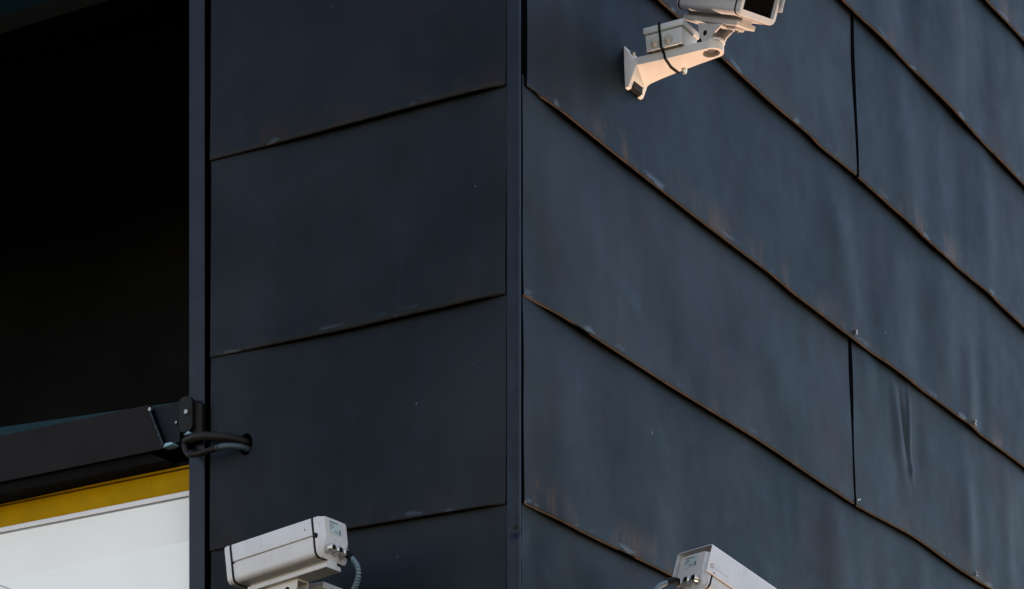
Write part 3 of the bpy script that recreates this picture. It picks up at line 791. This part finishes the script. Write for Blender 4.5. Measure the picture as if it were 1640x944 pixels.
def cable_tie(Mb, label, x=0.095):
    t = thing("cable_tie", Mb @ Vector((x, 0, 0)), label, "cable tie")
    loop = [(-0.0438, 0.0505), (-0.0442, 0.034), (-0.0412, 0.020), (-0.0405, 0.0015), (-0.030, -0.006), (-0.0290, -0.0182), (-0.0060, -0.0272), (0.0295, -0.0256), (0.0315, -0.006), (0.0375, 0.0015), (0.0378, 0.034), (0.0378, 0.0505)]
    wv = 0.0024; th = 0.0012; rings = []
    m = len(loop)
    cy = 0; cz = 0.014
    for i, (y, z) in enumerate(loop):
        d = Vector((0, y - cy, z - cz)).normalized()
        sk = 0.010 * (-z) / 0.05 if z < 0 else 0.0
        p = Vector((x + sk * 0.6 - z * 0.06, y, z))
        rings.append([p + Vector((-wv, 0, 0)), p + Vector((wv, 0, 0)), p + Vector((wv, 0, 0)) + d * th, p + Vector((-wv, 0, 0)) + d * th])
    rings.append(rings[0])
    MB().loft(rings, False, False).build("strap", 'black', t, Mb)
    MB().box(x - 0.004, x + 0.004, 0.036, 0.0415, 0.026, 0.033, .0006, 1).build("tie_head", 'black', t, Mb)
    return t

RX = mat4(nR, dR, UP, Vector()); LX = mat4(nL, -dL, UP, Vector())
def bracket_frame(side, q, ztop):
    if side == 'R': return mat4(nR, dR, UP, dR * q + UP * ztop)
    return mat4(nL, -dL, UP, dL * q + UP * ztop)

# A: upper camera on the right facade, looking right and down
MbA = bracket_frame('R', 0.4640, 4.0445)
cA = thing("security_camera", MbA @ Vector((0, 0, -0.06)), "upper security camera looking down right, its dark front window showing", "security camera", "security cameras on the corner")
build_camera(cA, nR * 0.213 + dR * 0.467 + UP * 4.0970, R_(-55.0), R_(24.5), True, MbA, 4.0445, 1)
build_bracket(cA, MbA)
junction_box(MbA, "grey junction box with two round cable entries on the upper camera's arm")
cable_tie(MbA, "thin black cable tie strapping the grey box to the upper camera's arm")

# B: lower camera on the right facade, seen from behind, with sun shield
MbB = bracket_frame('R', 0.514, 2.846)
cB = thing("security_camera", MbB @ Vector((0, 0, -0.06)), "lower right security camera with sun shield and small square emblem, seen from behind", "security camera", "security cameras on the corner")
MhB = build_camera(cB, nR * 0.1985 + dR * 0.5085 + UP * 2.901, R_(39.9), R_(17.9), True, MbB, 2.846, 1)
build_bracket(cB, MbB)

# C: camera on the left facade, seen from its left flank
MbC = bracket_frame('L', 0.384, 2.850)
cC = thing("security_camera", MbC @ Vector((0, 0, -0.06)), "pale security camera without shield pointing left, in front of the left facade", "security camera", "security cameras on the corner")
MhC = build_camera(cC, nL * 0.200 + dL * 0.384 + UP * 2.9005, R_(148.0), R_(6.9), False, MbC, 2.850, -1)
build_bracket(cC, MbC)
junction_box(MbC, "grey junction box below the left camera where the ribbed cable ends", 0.045, 0.132)

# ribbed cables
def cable(root, Mh, gx, boot_pts, pts):
    p0 = Mh @ Vector((gx, -0.1220, 0.0165))
    MB().tube([p0] + boot_pts, 0.0072, 14).build("cable_boot", 'black', root)
    MB().tube([boot_pts[-1].lerp(boot_pts[-2], 0.4)] + pts, 0.0050, 12, ribs=0.13, pitch=0.0056).build("ribbed_cable", 'conduit', root)
oc = 0.178
cable(cC, MhC, 0.022, [wall_L(0.2660, 2.9290, oc), wall_L(0.2540, 2.9200, oc)],
      [wall_L(0.2515, 2.9170, oc), wall_L(0.2420, 2.9030, oc), wall_L(0.2408, 2.8884, oc - .002), wall_L(0.2487, 2.8752, oc - .008), wall_L(0.2658, 2.8632, oc - .02), wall_L(0.300, 2.8560, 0.13), wall_L(0.345, 2.866, 0.10)])
ob = 0.138
cable(cB, MhB, -0.022, [wall_R(0.390, 2.9525, ob), wall_R(0.3600, 2.9420, ob)],
      [wall_R(0.3561, 2.9400, ob), wall_R(0.3343, 2.9302, ob), wall_R(0.3153, 2.9174, ob), wall_R(0.2965, 2.8900, ob), wall_R(0.32, 2.85, ob), wall_R(0.40, 2.82, 0.10)])
